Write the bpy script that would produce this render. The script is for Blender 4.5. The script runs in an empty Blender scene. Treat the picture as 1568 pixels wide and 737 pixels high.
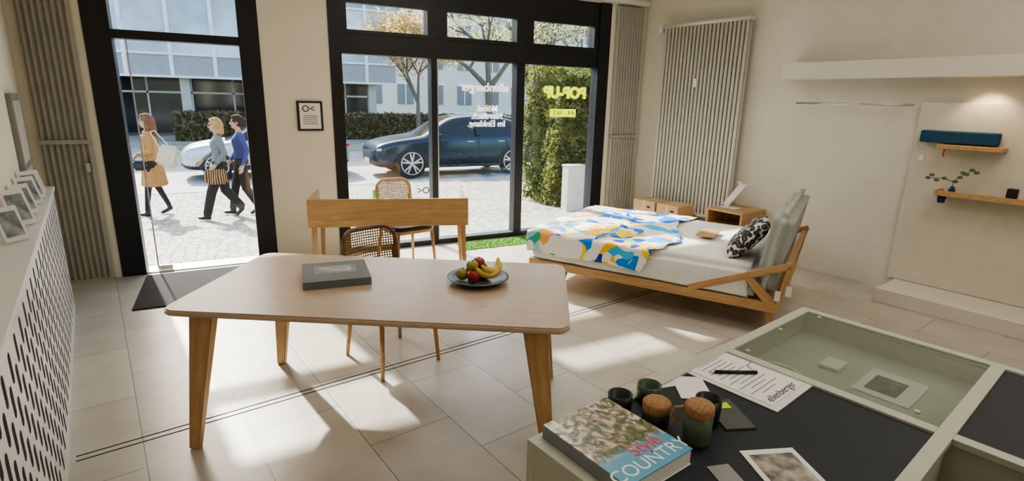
import bpy, bmesh, math, random
import numpy as np
from mathutils import Vector, Matrix, noise
random.seed(7)
scene=bpy.context.scene
COL=scene.collection
A10=math.radians(10.1); CC=math.cos(A10); KK=math.sin(A10)
def RS(n,s): return (n*CC-s*KK, n*KK+s*CC)
# ---------------------------------------------------------------- materials
def newmat(name):
    m=bpy.data.materials.new(name); m.use_nodes=True
    nt=m.node_tree; nt.nodes.clear()
    o=nt.nodes.new('ShaderNodeOutputMaterial'); b=nt.nodes.new('ShaderNodeBsdfPrincipled')
    nt.links.new(b.outputs[0],o.inputs[0]); return m,nt,b,o
def coords(nt,scale=(1,1,1),rot=(0,0,0)):
    t=nt.nodes.new('ShaderNodeTexCoord'); mp=nt.nodes.new('ShaderNodeMapping')
    mp.inputs['Scale'].default_value=scale; mp.inputs['Rotation'].default_value=rot
    nt.links.new(t.outputs['Object'],mp.inputs['Vector']); return mp
def ramp(nt,stops,interp='LINEAR'):
    r=nt.nodes.new('ShaderNodeValToRGB'); cr=r.color_ramp; cr.interpolation=interp
    while len(cr.elements)<len(stops): cr.elements.new(0.5)
    for e,(p,c) in zip(cr.elements,stops): e.position=p; e.color=(*c,1)
    return r
def bump(nt,b,src,strength=.2,dist=.01):
    bp=nt.nodes.new('ShaderNodeBump'); bp.inputs['Strength'].default_value=strength; bp.inputs['Distance'].default_value=dist
    nt.links.new(src,bp.inputs['Height']); nt.links.new(bp.outputs[0],b.inputs['Normal'])
def mat(name,c,rough=.6,metal=0,var=.08,ns=8,bm=0,emit=0,spec=None):
    m,nt,b,o=newmat(name)
    mp=coords(nt); n=nt.nodes.new('ShaderNodeTexNoise'); n.inputs['Scale'].default_value=ns; n.inputs['Detail'].default_value=4
    nt.links.new(mp.outputs[0],n.inputs['Vector'])
    lo=tuple(max(0,x*(1-var)) for x in c); hi=tuple(min(1,x*(1+var)) for x in c)
    r=ramp(nt,[(.3,lo),(.7,hi)]); nt.links.new(n.outputs['Fac'],r.inputs[0]); nt.links.new(r.outputs[0],b.inputs['Base Color'])
    b.inputs['Roughness'].default_value=rough; b.inputs['Metallic'].default_value=metal
    if spec is not None: b.inputs['Specular IOR Level'].default_value=spec
    if bm: bump(nt,b,n.outputs['Fac'],bm)
    if emit: b.inputs['Emission Color'].default_value=(*c,1); b.inputs['Emission Strength'].default_value=emit
    return m
def wood(name,c1,c2,scale=(1.5,14,14),rough=.45):
    m,nt,b,o=newmat(name); mp=coords(nt,scale)
    n=nt.nodes.new('ShaderNodeTexNoise'); n.inputs['Scale'].default_value=3; n.inputs['Detail'].default_value=6; n.inputs['Distortion'].default_value=.6
    nt.links.new(mp.outputs[0],n.inputs['Vector'])
    r=ramp(nt,[(.3,c1),(.7,c2)]); nt.links.new(n.outputs['Fac'],r.inputs[0]); nt.links.new(r.outputs[0],b.inputs['Base Color'])
    b.inputs['Roughness'].default_value=rough; bump(nt,b,n.outputs['Fac'],.05)
    return m
def glassmat(name,tint=(.96,.985,.975),refl=.8,base=.04,rough=.02):
    m=bpy.data.materials.new(name); m.use_nodes=True; nt=m.node_tree; nt.nodes.clear()
    o=nt.nodes.new('ShaderNodeOutputMaterial'); mx=nt.nodes.new('ShaderNodeMixShader')
    t=nt.nodes.new('ShaderNodeBsdfTransparent'); t.inputs[0].default_value=(*tint,1)
    g=nt.nodes.new('ShaderNodeBsdfGlossy'); g.inputs['Roughness'].default_value=rough
    lw=nt.nodes.new('ShaderNodeLayerWeight'); lw.inputs[0].default_value=.5
    pw=nt.nodes.new('ShaderNodeMath'); pw.operation='POWER'; pw.inputs[1].default_value=5; nt.links.new(lw.outputs['Facing'],pw.inputs[0])
    mu=nt.nodes.new('ShaderNodeMath'); mu.operation='MULTIPLY_ADD'; mu.inputs[1].default_value=refl; mu.inputs[2].default_value=base
    nt.links.new(pw.outputs[0],mu.inputs[0]); nt.links.new(mu.outputs[0],mx.inputs[0])
    nt.links.new(t.outputs[0],mx.inputs[1]); nt.links.new(g.outputs[0],mx.inputs[2]); nt.links.new(mx.outputs[0],o.inputs[0])
    return m
# ---------------------------------------------------------------- geometry helpers
def root(name,loc=(0,0,0),rz=0):
    e=bpy.data.objects.new(name,None); e.empty_display_size=.1; e.location=loc; e.rotation_euler=(0,0,rz); COL.objects.link(e); return e
def link(name,me,parent=None,mats=(),smooth=False,loc=(0,0,0),rot=(0,0,0)):
    o=bpy.data.objects.new(name,me); COL.objects.link(o); o.location=loc; o.rotation_euler=rot
    for m in (mats if isinstance(mats,(list,tuple)) else [mats]):
        if m: me.materials.append(m)
    if parent: o.parent=parent
    if smooth:
        for p in me.polygons: p.use_smooth=True
    return o
def mesh(name,vs,fs,parent=None,mats=(),smooth=False,loc=(0,0,0),rot=(0,0,0)):
    me=bpy.data.meshes.new(name); me.from_pydata([tuple(v) for v in vs],[],fs); me.update()
    return link(name,me,parent,mats,smooth,loc,rot)
def box(name,size,loc,m,parent=None,rot=(0,0,0),bev=0,seg=2):
    bm=bmesh.new(); bmesh.ops.create_cube(bm,size=1); bmesh.ops.scale(bm,vec=size,verts=bm.verts)
    if bev: bmesh.ops.bevel(bm,geom=bm.edges[:],offset=bev,segments=seg,affect='EDGES',profile=.5)
    me=bpy.data.meshes.new(name); bm.to_mesh(me); bm.free(); return link(name,me,parent,m,False,loc,rot)
def bx(name,x0,x1,y0,y1,z0,z1,m,parent=None,bev=0):
    return box(name,(abs(x1-x0),abs(y1-y0),abs(z1-z0)),((x0+x1)/2,(y0+y1)/2,(z0+z1)/2),m,parent,bev=bev)
def beam(name,p0,p1,a,b,m,parent=None,up=(0,1,0),bev=.004):
    p0=Vector(p0);p1=Vector(p1);d=(p1-p0).normalized(); u=Vector(up); x=d.cross(u).normalized(); y=x.cross(d).normalized()
    vs=[]
    for p,(w,h) in ((p0,a),(p1,b)):
        for sx,sy in ((-1,-1),(1,-1),(1,1),(-1,1)): vs.append(p+x*w/2*sx+y*h/2*sy)
    fs=[(3,2,1,0),(4,5,6,7)]+[(i,(i+1)%4,4+(i+1)%4,4+i) for i in range(4)]
    Mx=Matrix((d,y,x)).transposed().to_4x4(); Mx.translation=p0; inv=Mx.inverted()
    vs=[inv@v for v in vs]
    bm=bmesh.new(); bv=[bm.verts.new(v) for v in vs]; [bm.faces.new([bv[i] for i in f]) for f in fs]
    bmesh.ops.recalc_face_normals(bm,faces=bm.faces)
    if bev: bmesh.ops.bevel(bm,geom=bm.edges[:],offset=bev,segments=2,affect='EDGES')
    me=bpy.data.meshes.new(name); bm.to_mesh(me); bm.free(); o=link(name,me,parent,m); o.matrix_local=Mx; return o
def cyl(name,p0,p1,r0,r1,m,parent=None,seg=20,cap=True):
    p0=Vector(p0);p1=Vector(p1);d=(p1-p0).normalized(); u=Vector((0,0,1)) if abs(d.z)<.9 else Vector((1,0,0))
    x=d.cross(u).normalized(); y=x.cross(d)
    vs=[]
    for p,r in ((p0,r0),(p1,r1)):
        for i in range(seg):
            a=2*math.pi*i/seg; vs.append(p+x*math.cos(a)*r+y*math.sin(a)*r)
    fs=[(i,(i+1)%seg,seg+(i+1)%seg,seg+i) for i in range(seg)]
    if cap: fs+= [tuple(range(seg))[::-1],tuple(range(seg,2*seg))]
    o=mesh(name,vs,fs,parent,m)
    for p in o.data.polygons: p.use_smooth=len(p.vertices)==4
    return o
def lathe(name,prof,m,parent=None,loc=(0,0,0),seg=32,rot=(0,0,0)):
    vs=[];fs=[];n=len(prof)
    for i in range(seg):
        a=2*math.pi*i/seg
        for r,z in prof: vs.append((r*math.cos(a),r*math.sin(a),z))
    for i in range(seg):
        j=(i+1)%seg
        for k in range(n-1): fs.append((i*n+k,j*n+k,j*n+k+1,i*n+k+1))
    return mesh(name,vs,fs,parent,m,True,loc,rot)
def tube(name,pts,r,m,parent=None,cyclic=False,res=4):
    c=bpy.data.curves.new(name,'CURVE'); c.dimensions='3D'; c.bevel_depth=r; c.bevel_resolution=res; c.use_fill_caps=True
    s=c.splines.new('POLY'); s.points.add(len(pts)-1)
    for p,q in zip(s.points,pts): p.co=(*q,1)
    s.use_cyclic_u=cyclic
    o=bpy.data.objects.new(name,c); COL.objects.link(o); c.materials.append(m)
    if parent: o.parent=parent
    return o
def sphere(name,loc,r,m,parent=None,sub=3):
    bm=bmesh.new(); bmesh.ops.create_icosphere(bm,subdivisions=sub,radius=1)
    r=r if isinstance(r,tuple) else (r,r,r); bmesh.ops.scale(bm,vec=r,verts=bm.verts)
    me=bpy.data.meshes.new(name); bm.to_mesh(me); bm.free(); return link(name,me,parent,m,True,loc)
def text(name,body,size,loc,m,parent=None,rot=(math.pi/2,0,0),mirror=False,ext=.001,align='CENTER'):
    c=bpy.data.curves.new(name,'FONT'); c.body=body; c.size=size; c.align_x=align; c.align_y='CENTER'; c.extrude=ext
    o=bpy.data.objects.new(name,c); COL.objects.link(o); o.location=loc; o.rotation_euler=rot; c.materials.append(m)
    if mirror: o.scale=(-1,1,1)
    if parent: o.parent=parent
    return o
# ---------------------------------------------------------------- palette
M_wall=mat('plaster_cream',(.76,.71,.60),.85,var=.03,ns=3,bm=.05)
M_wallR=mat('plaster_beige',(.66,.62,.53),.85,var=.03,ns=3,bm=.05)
M_ceil=mat('ceiling_paint',(.78,.76,.71),.9,var=.02)
M_black=mat('black_frame_paint',(.010,.011,.014),.4,var=.1)
M_glass=glassmat('window_glass')
M_shut=mat('shutter_greige',(.36,.345,.295),.6,var=.06)
M_white=mat('white_lacquer',(.72,.71,.68),.4,var=.02)
M_rad=mat('radiator_enamel',(.64,.61,.53),.4,var=.02)
M_dark=mat('dark_void',(.015,.014,.013),.9)
M_oak=wood('oak_honey',(.42,.24,.105),(.56,.355,.17))
M_oakL=wood('oak_light',(.45,.33,.235),(.54,.41,.30),(1,16,16),.32)
M_oakD=wood('walnut_frame',(.12,.06,.025),(.20,.10,.045))
M_sheet=mat('white_sheet',(.76,.75,.72),.9,var=.03,ns=30,bm=.1)
M_greyfab=mat('grey_upholstery',(.42,.44,.41),.95,var=.1,ns=120,bm=.3)
M_card=mat('cardboard',(.52,.36,.2),.85,var=.06)
M_sil=mat('silver_metal',(.6,.6,.58),.3,.9,var=.03)
M_cab=mat('cabinet_sage_paint',(.48,.485,.40),.5,var=.03)
M_felt=mat('black_linoleum',(.014,.018,.025),.6,var=.15,ns=60)
M_paper=mat('paper',(.78,.77,.73),.8,var=.02)
# ---------------------------------------------------------------- floor
m,nt,b,o=newmat('limestone_tiles')
mp=coords(nt,(1,1,1),(0,0,-(A10+math.pi/2)))
br=nt.nodes.new('ShaderNodeTexBrick'); br.inputs['Scale'].default_value=1; br.inputs['Mortar Size'].default_value=.003; br.inputs['Mortar Smooth'].default_value=.3
br.inputs['Brick Width'].default_value=.78; br.inputs['Row Height'].default_value=.46; br.offset=.42
br.inputs['Color1'].default_value=(.56,.52,.455,1); br.inputs['Color2'].default_value=(.47,.435,.38,1); br.inputs['Mortar'].default_value=(.20,.18,.15,1)
nt.links.new(mp.outputs[0],br.inputs['Vector'])
ns=nt.nodes.new('ShaderNodeTexNoise'); ns.inputs['Scale'].default_value=4; ns.inputs['Detail'].default_value=8; nt.links.new(mp.outputs[0],ns.inputs['Vector'])
rr=ramp(nt,[(.3,(.82,.81,.79)),(.7,(1.,1.,1.))]); nt.links.new(ns.outputs['Fac'],rr.inputs[0])
mx=nt.nodes.new('ShaderNodeMixRGB'); mx.blend_type='MULTIPLY'; mx.inputs[0].default_value=1
nt.links.new(br.outputs['Color'],mx.inputs[1]); nt.links.new(rr.outputs[0],mx.inputs[2]); nt.links.new(mx.outputs[0],b.inputs['Base Color'])
b.inputs['Roughness'].default_value=.32
M_floor=m
def prism(name,pts,z0,z1,m,parent=None):
    n=len(pts); vs=[(x,y,z0) for x,y in pts]+[(x,y,z1) for x,y in pts]
    fs=[tuple(range(n))[::-1],tuple(range(n,2*n))]+[(i,(i+1)%n,n+(i+1)%n,n+i) for i in range(n)]
    return mesh(name,vs,fs,parent,m)
WY=6.1
fl=[RS(-.65,-3.1),RS(6.25,-3.1),(5.15,6.38),(-1.75,6.38)]
prism('floor',fl,-.12,0,M_floor)
prism('ceiling',fl,3.3,3.42,M_ceil)
def rsbox(name,n0,n1,s0,s1,z0,z1,m,parent=None,bev=0):
    cx,cy=RS((n0+n1)/2,(s0+s1)/2)
    return box(name,(n1-n0,s1-s0,z1-z0),(cx,cy,(z0+z1)/2),m,parent,(0,0,A10),bev)
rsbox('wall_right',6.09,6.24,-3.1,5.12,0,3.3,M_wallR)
NL=-.44
rsbox('wall_left',NL-.15,NL,-3.1,6.27,0,3.3,M_wall)
rsbox('wall_back',NL-.15,6.24,-3.25,-3.1,0,3.3,M_wall)
wn=root('wall_window')
bx('pier_left',-1.72,-1.0,WY,WY+.28,0,3.3,M_wall,wn)
bx('pier_middle',.35,1.0,WY,WY+.28,0,3.3,M_wall,wn)
bx('pier_right',4.53,5.12,WY,WY+.28,0,3.3,M_wall,wn)
bx('lintel_door',-1.0,.35,WY,WY+.28,2.95,3.3,M_wall,wn)
bx('lintel_window',1.0,4.53,WY,WY+.28,2.95,3.3,M_wall,wn)
t=root('floor_track',(0,0,0))
for i,s in enumerate((3.03,3.075)):
    rsbox('groove_%d'%i,-.27,5.9,s,s+.007,.0,.0015,M_dark,t)
# door
d=root('door_1')
Y0,Y1=WY+.02,WY+.15
bx('jamb_left',-1.03,-.835,Y0-.03,Y1,0,2.95,M_black,d); bx('jamb_right',.17,.35,Y0-.03,Y1,0,2.95,M_black,d)
bx('head',-.835,.17,Y0,Y1,2.8,2.95,M_black,d); bx('transom_bar',-.835,.17,Y0-.02,Y1,2.175,2.25,M_black,d)
bx('threshold',-.835,.17,Y0,Y1+.1,-.02,.012,M_sil,d)
bx('transom_glass',-.835,.17,WY+.08,WY+.09,2.25,2.8,M_glass,d)
bx('leaf_glass',-.735,.17,WY+.06,WY+.072,.02,2.175,M_glass,d)
bx('leaf_edge',-.745,-.735,WY+.055,WY+.077,.02,2.175,M_sil,d)
bx('pivot_shoe',-.74,-.62,WY+.05,WY+.08,.015,.06,M_sil,d)
# window
w=root('window_1')
bx('frame_left',1.0,1.12,Y0-.03,Y1,0,2.95,M_black,w); bx('frame_right',4.36,4.53,Y0-.03,Y1,0,2.95,M_black,w)
bx('frame_top',1.12,4.36,Y0,Y1,2.72,2.95,M_black,w); bx('frame_mid',1.12,4.36,Y0-.01,Y1,2.16,2.36,M_black,w)
bx('frame_bottom',1.12,4.36,Y0,Y1,0,.06,M_black,w)
for i,(a,c) in enumerate(((2.10,2.18),(3.19,3.30))): bx('mullion_%d'%i,a,c,Y0,Y1,.06,2.16,M_black,w)
for i,(a,c) in enumerate(((1.12,1.19),(2.06,2.29),(3.17,3.40),(4.29,4.36))): bx('upper_mullion_%d'%i,a,c,Y0-.015,Y1,2.36,2.72,M_black,w)
for i,(a,c) in enumerate(((1.19,2.06),(2.29,3.17),(3.40,4.29))):
    bx('upper_sash_b%d'%i,a,c,Y0-.02,Y0+.05,2.36,2.40,M_black,w); bx('upper_sash_t%d'%i,a,c,Y0-.02,Y0+.05,2.66,2.72,M_black,w)
    bx('upper_glass_%d'%i,a,c,WY+.08,WY+.09,2.40,2.66,M_glass,w)
for i,(a,c) in enumerate(((1.12,2.10),(2.18,3.19),(3.30,4.36))): bx('pane_%d'%i,a,c,WY+.08,WY+.09,.06,2.16,M_glass,w)
bx('rail_bright',2.168,2.181,Y0-.004,Y0+.01,.06,2.16,M_sil,w)
M_let=mat('white_vinyl',(.85,.85,.82),.6,emit=.7); M_yel=mat('yellow_vinyl',(.72,.85,.01),.6,emit=.8)  # emission gives the unlit vinyl lettering a glow of its own
L=root('window_lettering')
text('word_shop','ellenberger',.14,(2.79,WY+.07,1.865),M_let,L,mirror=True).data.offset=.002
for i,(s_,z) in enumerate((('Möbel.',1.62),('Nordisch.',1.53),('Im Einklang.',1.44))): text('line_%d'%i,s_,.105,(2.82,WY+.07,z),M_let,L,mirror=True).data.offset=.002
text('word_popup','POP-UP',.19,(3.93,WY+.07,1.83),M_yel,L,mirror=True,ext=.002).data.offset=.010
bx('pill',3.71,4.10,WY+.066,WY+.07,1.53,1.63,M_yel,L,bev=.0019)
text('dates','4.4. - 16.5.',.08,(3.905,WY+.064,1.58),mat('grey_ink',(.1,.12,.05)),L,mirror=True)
bx('dot_green',1.40,1.47,WY+.068,WY+.07,.60,.70,mat('green_vinyl',(.1,.5,.05),.6,emit=.3),L)  # faint glow put into the green vinyl by emission
text('logo_round','O<',.11,(2.0,WY+.07,.66),M_dark,L,mirror=True)
c=root('framed_certificate')
bx('frame',.645,.895,WY-.02,WY-.001,1.37,1.67,M_black,c); bx('sheet',.667,.873,WY-.023,WY-.02,1.39,1.65,M_paper,c)
text('logo','O<',.09,(.755,WY-.0245,1.59),M_dark,c); 
for i in range(5): bx('line_%d'%i,.70,.84,WY-.0245,WY-.023,1.44+i*.02,1.444+i*.02,M_dark,c)
def shutter(name,x0,x1,z0,z1,ynear):
    g=root(name)
    n=int((x1-x0)/.022)
    for k,(a,b_) in enumerate(((z0,1.27),(1.29,z1))):
        vs=[];fs=[]
        for i in range(n+1):
            x=x0+(x1-x0)*i/n; y=ynear+(0 if i%2 else .03)
            vs+=[(x,y,a),(x,y,b_)]
        for i in range(n): fs.append((2*i,2*i+2,2*i+3,2*i+1))
        nb=len(vs); vs+=[(x0,ynear+.05,a),(x0,ynear+.05,b_),(x1,ynear+.05,a),(x1,ynear+.05,b_)]; fs.append((nb,nb+1,nb+3,nb+2))
        fs.append((0,1,nb+1,nb)); fs.append((2*n,nb+2,nb+3,2*n+1))
        mesh('slats_%d'%k,vs,fs,g,M_shut)
    bx('bar',x0,x1,ynear-.01,ynear+.05,1.265,1.30,M_shut,g)
    bx('foot',x0,x1,ynear,ynear+.05,0,z0,M_shut,g)
    return g
g=shutter('folding_shutter',-1.45,-1.09,.03,3.25,WY-.07)
bx('handle',-1.15,-1.12,WY-.1,WY-.07,1.02,1.1,M_sil,g)
shutter('folding_shutter',4.60,5.02,.03,2.93,WY-.07)
bx('trim_1',3.4,5.05,WY-.12,WY-.001,2.955,3.0,M_white)
# ---------------------------------------------------------------- radiator
R_=root('column_radiator',(0,0,0),A10)
vs=[];fs=[]
def addcyl(vs,fs,x,y,z0,z1,r,seg=10):
    b0=len(vs)
    for z in (z0,z1):
        for k in range(seg):
            a=2*math.pi*k/seg; vs.append((x+r*math.cos(a),y+r*math.sin(a),z))
    for k in range(seg): fs.append((b0+k,b0+(k+1)%seg,b0+seg+(k+1)%seg,b0+seg+k))
    fs.append(tuple(b0+seg+k for k in range(seg)))
n=22
for i in range(n):
    y=3.55+(1.10)*i/(n-1)
    addcyl(vs,fs,5.955,y,.36,2.69,.0185); addcyl(vs,fs,6.01,y,.36,2.69,.0185)
mesh('columns',vs,fs,R_,M_rad,True)
for z in (.38,2.67): 
    for x in (5.955,6.01): cyl('header',(x,3.52,z),(x,4.68,z),.023,.023,M_rad,R_)
for y in (3.7,4.5):
    for z in (.5,2.6): bx('bracket',6.01,6.09,y-.02,y+.02,z,z+.03,M_rad,R_)
bx('tag',5.925,5.935,4.12,4.16,1.93,2.03,M_white,R_); bx('valve',5.93,6.0,4.70,4.75,2.6,2.68,M_white,R_)
cyl('supply',(5.98,4.64,.0),(5.98,4.64,.38),.012,.012,M_rad,R_); cyl('ret',(5.98,3.6,.0),(5.98,3.6,.38),.012,.012,M_rad,R_)
# ---------------------------------------------------------------- right wall fittings
g=root('wall_ledge',(0,0,0),A10)
bx('ledge',5.85,6.089,-1.5,3.04,2.0,2.165,M_wallR,g,bev=.003)
g=root('rail_lamp',(0,0,0),A10)
cyl('rod',(5.97,1.84,1.765),(5.97,2.9,1.765),.009,.009,M_sil,g)
for s in (1.95,2.8): cyl('standoff',(5.97,s,1.765),(6.09,s,1.765),.006,.006,M_sil,g)
M_panel=mat('display_board',(.62,.57,.46),.8,var=.03)
g=root('display_board',(0,0,0),A10)
bx('board',6.03,6.089,-1.5,1.80,.134,1.79,M_panel,g,bev=.002)
g=root('wall_plinth',(0,0,0),A10)
bx('plinth',5.56,6.089,-1.5,1.73,0,.13,M_wallR,g,bev=.004)
g=root('felt_organizer_shelf',(0,0,0),A10)
M_blue=mat('blue_felt',(.018,.07,.125),.95,var=.15,ns=80,bm=.3)
bx('felt',5.94,6.029,1.19,1.74,1.445,1.55,M_blue,g,bev=.012)
bx('tray',5.86,6.029,1.13,1.58,1.40,1.435,M_oak,g,bev=.003)
tube('red_strap',[(5.88,1.52,1.405),(5.875,1.525,1.355),(5.88,1.515,1.33)],.006,mat('red_cord',(.5,.03,.02)),g)
g=root('wall_desk_shelf',(0,0,0),A10)
bx('board',5.84,6.029,.62,1.52,1.0,1.02,M_oak,g); bx('lip',5.84,5.85,.62,1.50,1.02,1.045,M_oak,g); bx('side',5.84,6.029,1.505,1.52,1.02,1.045,M_oak,g)
lathe('cup',[(0,0),(.025,0),(.035,.07),(.03,.07),(.02,.01),(0,.01)],M_blue,g,(5.93,1.48,.93)); bx('speaker',5.87,5.93,.98,1.05,1.021,1.12,M_black,g,bev=.008)
g=root('eucalyptus_branch',(0,0,0),A10)
M_leaf0=mat('sage_leaf',(.10,.16,.09),.8,var=.3)
lathe('vase',[(0,0),(.02,0),(.026,.03),(.012,.05),(.014,.06)],M_blue,g,(5.93,1.42,1.022))
tube('stem',[(5.93,1.42,1.07),(5.92,1.42,1.13),(5.9,1.37,1.18),(5.89,1.30,1.24)],.003,M_leaf0,g)
tube('stem2',[(5.92,1.42,1.12),(5.9,1.5,1.15),(5.88,1.60,1.14)],.003,M_leaf0,g)
for i,(yy,zz) in enumerate([(1.30,1.24),(1.33,1.2),(1.27,1.22),(1.37,1.17),(1.4,1.13),(1.48,1.15),(1.53,1.13),(1.6,1.14),(1.57,1.17),(1.36,1.21)]): sphere('leaf_%d'%i,(5.89+random.uniform(-.02,.02),yy,zz),(.006,.022,.014),M_leaf0,g,2)
g=root('price_tag',(0,0,0),A10); bx('tag',6.02,6.029,1.70,1.74,1.27,1.33,M_white,g)
# ---------------------------------------------------------------- left perforated cover
g=root('radiator_cover',(0,0,0),A10)
bx('top',NL+.001,-.285,.2,5.46,.975,1.0,M_white,g,bev=.003); bx('panel',-.315,-.297,.2,5.45,.0,.975,M_white,g); bx('end',NL+.001,-.315,5.43,5.45,0,.975,M_white,g)
vs=[];fs=[]
for ci in range(int((5.3-.4)/.088)):
    y=5.32-ci*.088
    for ri in range(6):
        z=.13+ri*.15+(.075 if ci%2 else 0)
        if z>.88: continue
        b0=len(vs); hw,hh=.021,.052
        for a in range(16):
            an=2*math.pi*a/16; cz=hh-hw if math.sin(an)>=0 else -(hh-hw)
            vs.append((-.2962,y+hw*math.cos(an),z+cz+hw*math.sin(an)))
        fs.append(tuple(range(b0,b0+16)))
mesh('slots',vs,fs,g,M_dark)
M_ph=mat('postcard_print',(.22,.24,.25),.5,var=.7,ns=12)
def card(s,h,w,tilt=.3,n0=-.375):
    g=root('framed_card',(*RS(n0,s),1.002),A10-.75)
    box('frame',(.014,w,h),(0,0,h/2*math.cos(tilt)+.004),M_white,g,rot=(0,-tilt,0)); box('print',(.003,w*.72,h*.72),(.0085,0,h/2*math.cos(tilt)+.006),M_ph,g,rot=(0,-tilt,0))
for s,h,w_ in ((5.05,.17,.12),(4.85,.19,.13),(4.6,.18,.13),(4.25,.18,.12),(3.9,.2,.13),(3.5,.17,.12)): card(s,h,w_)
g=root('wall_picture',(0,0,0),A10)
bx('frame',NL+.001,NL+.03,5.15,5.72,1.15,1.69,mat('pewter',(.25,.24,.21),.5),g); bx('print',NL+.03,NL+.033,5.2,5.67,1.2,1.64,mat('linen_print',(.5,.48,.42),.8),g)
# ---------------------------------------------------------------- mats
m_mat=mat('coir_black',(.03,.028,.026),1,var=.4,ns=200,bm=.5)
bx('doormat',-.83,.25,5.05,6.02,0,.012,m_mat)
g=root('artificial_grass_mat')
M_grass=mat('turf',(.12,.28,.03),.9,var=.4,ns=150,bm=.5)
bx('backing',2.35,3.35,5.72,6.05,0,.008,M_grass,g)
vs=[];fs=[]
for i in range(2500):
    x=random.uniform(2.35,3.35);y=random.uniform(5.72,6.05);a=random.uniform(0,3.14);h=random.uniform(.015,.03);b0=len(vs)
    vs+=[(x-.003*math.cos(a),y-.003*math.sin(a),.008),(x+.003*math.cos(a),y+.003*math.sin(a),.008),(x+random.uniform(-.01,.01),y+random.uniform(-.01,.01),h)]; fs.append((b0,b0+1,b0+2))
mesh('blades',vs,fs,g,M_grass)
# ---------------------------------------------------------------- dining table
T=root('dining_table',(.70,2.76,0),math.radians(-30.8))
def roundrect(w,d,r,seg=6):
    pts=[]
    for cx,cy,a0 in ((w/2-r,d/2-r,0),(-w/2+r,d/2-r,90),(-w/2+r,-d/2+r,180),(w/2-r,-d/2+r,270)):
        for k in range(seg+1):
            a=math.radians(a0+90*k/seg); pts.append((cx+r*math.cos(a),cy+r*math.sin(a)))
    return pts
def slab(name,pts,z0,z1,m,parent,bev=.006,loc=(0,0,0),rot=(0,0,0)):
    o=prism(name,pts,z0,z1,m,parent); bm=bmesh.new(); bm.from_mesh(o.data)
    ed=[e for e in bm.edges if abs(e.verts[0].co.z-e.verts[1].co.z)<1e-6]
    bmesh.ops.bevel(bm,geom=ed,offset=bev,segments=2,affect='EDGES'); bm.to_mesh(o.data); bm.free(); o.location=loc; o.rotation_euler=rot; return o
slab('top',roundrect(1.90,1.0,.07),.72,.75,M_oakL,T,.008)
for i,(sx,sy) in enumerate(((-1,-1),(1,-1),(1,1),(-1,1))):
    beam('leg_%d'%i,(sx*.79,sy*.40,.72),(sx*.885,sy*.455,0),(.115,.06),(.05,.036),M_oak,T,up=(0,1,0))
    beam('bracket_%d'%i,(sx*.78,sy*.39,.695),(sx*.60,sy*.26,.712),(.05,.05),(.015,.04),M_oak,T,up=(0,0,1))
bx('rail_a',-.7,.7,-.29,-.25,.685,.72,M_oak,T); bx('rail_b',-.7,.7,.25,.29,.685,.72,M_oak,T)
# ---------------------------------------------------------------- cane chairs
def canemat():
    m,nt,b,o=newmat('cane_weave'); b.inputs['Base Color'].default_value=(.34,.20,.09,1); b.inputs['Roughness'].default_value=.6
    mp=coords(nt); fac=[]
    for ax in ('X','Z'):
        wv=nt.nodes.new('ShaderNodeTexWave'); wv.bands_direction=ax; wv.inputs['Scale'].default_value=18; nt.links.new(mp.outputs[0],wv.inputs['Vector']); fac.append(wv)
    mm=nt.nodes.new('ShaderNodeMath'); mm.operation='MAXIMUM'; nt.links.new(fac[0].outputs['Fac'],mm.inputs[0]); nt.links.new(fac[1].outputs['Fac'],mm.inputs[1])
    gt=nt.nodes.new('ShaderNodeMath'); gt.operation='GREATER_THAN'; gt.inputs[1].default_value=.55; nt.links.new(mm.outputs[0],gt.inputs[0])
    nt.links.new(gt.outputs[0],b.inputs['Alpha']); return m
M_cane=canemat(); M_seat=mat('black_leather',(.02,.02,.025),.45,var=.1)
def chair(loc,rz,fm,top=.87,W=.205):
    g=root('cane_dining_chair',(*loc,0),rz)
    for i,(x,y,bx_,by_) in enumerate(((-.19,-.19,-.215,-.22),(.19,-.19,.215,-.22),(.18,.2,.21,.25),(-.18,.2,-.21,.25))):
        cyl('leg_%d'%i,(x,y,.43),(bx_,by_,0),.018,.012,M_oak,g,12)
    slab('seat_frame',roundrect(.45,.44,.08),.405,.44,M_oak,g,.006)
    slab('seat',roundrect(.44,.43,.09),.44,.475,M_seat,g,.014)
    H0,H1=.56,top
    def P(x,z): return (x,.245+.05*(z-.45)/.4-.88*x*x,z)
    loop=[P(x,z) for x,z in [(px,(H0+H1)/2+pz) for px,pz in roundrect(2*W,H1-H0,.09,6)]]
    pts=[]; n=len(loop)
    for i in range(n):
        a=loop[i]; b_=loop[(i+1)%n]
        k=6 if abs(a[0]-b_[0])>.1 else 1
        for j in range(k):
            t_=j/k; x=a[0]+(b_[0]-a[0])*t_; z=a[2]+(b_[2]-a[2])*t_; pts.append(P(x,z))
    tube('back_frame',pts,.015,fm,g,True)
    vs=[];fs=[];N=10
    for i in range(N+1):
        for j in range(N+1):
            x=-W+2*W*i/N; z=H0+(H1-H0)*j/N
            ex=abs(x)/W; ez=abs(z-(H0+H1)/2)/((H1-H0)/2)
            f=1-.12*(ex*ez)**3; vs.append(P(x*f,(H0+H1)/2+(z-(H0+H1)/2)*f))
    for i in range(N):
        for j in range(N): a=i*(N+1)+j; fs.append((a,a+N+1,a+N+2,a+1))
    mesh('cane_panel',vs,fs,g,M_cane)
    for sx in (-1,1): tube('post_%d'%(sx+1),[(sx*.18,.2,.42),(sx*.19,.225,.5),P(sx*.9*W,.62),P(sx*.95*W,.72)],.014,fm,g)
    return g
chair((.86,3.37),math.radians(16.8),M_oakD,.86,.195)
chair((1.545,5.36),math.radians(12),M_oak,.89,.19)
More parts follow.
